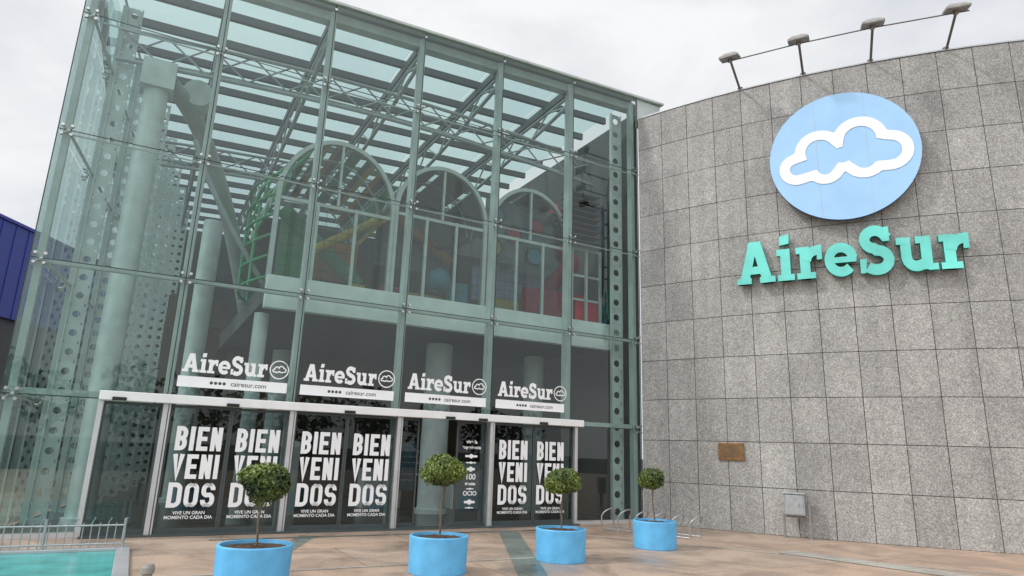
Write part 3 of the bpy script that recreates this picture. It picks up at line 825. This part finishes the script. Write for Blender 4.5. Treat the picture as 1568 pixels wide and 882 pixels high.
for t_ in range(40):
    cx=-80+t_*4.6+rnd.uniform(-2,2); cy=-44+rnd.uniform(-4,4); r=rnd.uniform(2.4,4.2); hz=rnd.uniform(3.5,7.5)
    m.tube((cx,cy,0),(cx,cy,hz-1),.2,.12,n=6)
    for k in range(200):
        d=Vector((rnd.gauss(0,1),rnd.gauss(0,1),rnd.gauss(0,1))).normalized()*r*rnd.uniform(.5,1); p=Vector((cx,cy,hz))+d
        u=Vector((rnd.uniform(-1,1),rnd.uniform(-1,1),rnd.uniform(-1,1))).normalized(); v=u.cross(Vector((.3,.2,.9))).normalized(); s_=rnd.uniform(.35,.6)
        m.face([p-u*s_,p-v*s_*.7,p+u*s_,p+v*s_*.7],a=rnd.random())
m.obj('added_reflection_trees',M['unseenleaf'])
# ------------------------------------------------------------------ world + sun
sunv=Vector((-.652,-.198,.731)).normalized()
w=bpy.data.worlds.new('World'); scene.world=w; w.use_nodes=True; nt=w.node_tree
bgn=nt.nodes['Background']; bgn.inputs['Strength'].default_value=.1
sky=N(nt,'ShaderNodeTexSky'); sky.sky_type='NISHITA'; sky.sun_disc=False; sky.sun_elevation=math.asin(sunv.z); sky.sun_rotation=math.atan2(sunv.x,sunv.y)
tc=N(nt,'ShaderNodeTexCoord'); mp=N(nt,'ShaderNodeMapping'); mp.inputs['Scale'].default_value=(1,1,2.0); nt.links.new(tc.outputs['Generated'],mp.inputs[0])
no=N(nt,'ShaderNodeTexNoise'); no.inputs['Scale'].default_value=2.4; no.inputs['Detail'].default_value=9; no.inputs['Roughness'].default_value=.55; no.inputs['Distortion'].default_value=.3
nt.links.new(mp.outputs[0],no.inputs['Vector'])
rp=N(nt,'ShaderNodeValToRGB'); e=rp.color_ramp.elements; e[0].position=.34; e[0].color=(.70,.725,.775,1); e[1].position=.58; e[1].color=(.95,.955,.965,1)
nt.links.new(no.outputs['Fac'],rp.inputs[0])
# overcast sky is brighter high up on the veiled-sun side
dt=N(nt,'ShaderNodeVectorMath',operation='DOT_PRODUCT'); nt.links.new(tc.outputs['Generated'],dt.inputs[0]); dt.inputs[1].default_value=Vector((-.30,-.52,.80)).normalized()
gm=N(nt,'ShaderNodeMapRange'); gm.inputs['From Min'].default_value=.45; gm.inputs['From Max'].default_value=1.0; gm.inputs['To Min'].default_value=10.3; gm.inputs['To Max'].default_value=26
nt.links.new(dt.outputs['Value'],gm.inputs['Value'])
sc=N(nt,'ShaderNodeVectorMath',operation='SCALE'); nt.links.new(gm.outputs[0],sc.inputs['Scale']); nt.links.new(rp.outputs[0],sc.inputs[0])
mx=N(nt,'ShaderNodeMix',data_type='RGBA'); mx.inputs[0].default_value=.95
nt.links.new(sky.outputs[0],mx.inputs[6]); nt.links.new(sc.outputs[0],mx.inputs[7]); nt.links.new(mx.outputs[2],bgn.inputs[0])
sl=bpy.data.lights.new('sun','SUN'); sl.energy=1.5; sl.angle=R2(4); sl.color=(1,.97,.93)
so=bpy.data.objects.new('sun',sl); scene.collection.objects.link(so); so.rotation_euler=(-sunv).to_track_quat('-Z','Y').to_euler(); so.location=(-20,-6,25)
# ------------------------------------------------------------------ camera
p=R2(14.0); th=math.atan2(136,4041)
Rv=Vector((1,0,0)); Uv=Vector((0,-math.sin(p),math.cos(p))); Fv=Vector((0,math.cos(p),math.sin(p)))
cr=Rv*math.cos(th)+Uv*math.sin(th); cu=Uv*math.cos(th)-Rv*math.sin(th)
cd=bpy.data.cameras.new('camera'); cd.lens=23.12; cd.sensor_width=36; cd.clip_end=2000
co=bpy.data.objects.new('camera',cd); scene.collection.objects.link(co)
mt=Matrix((cr,cu,-Fv)).transposed().to_4x4(); mt.translation=Vector((0,0,1.62)); co.matrix_world=mt
scene.camera=co
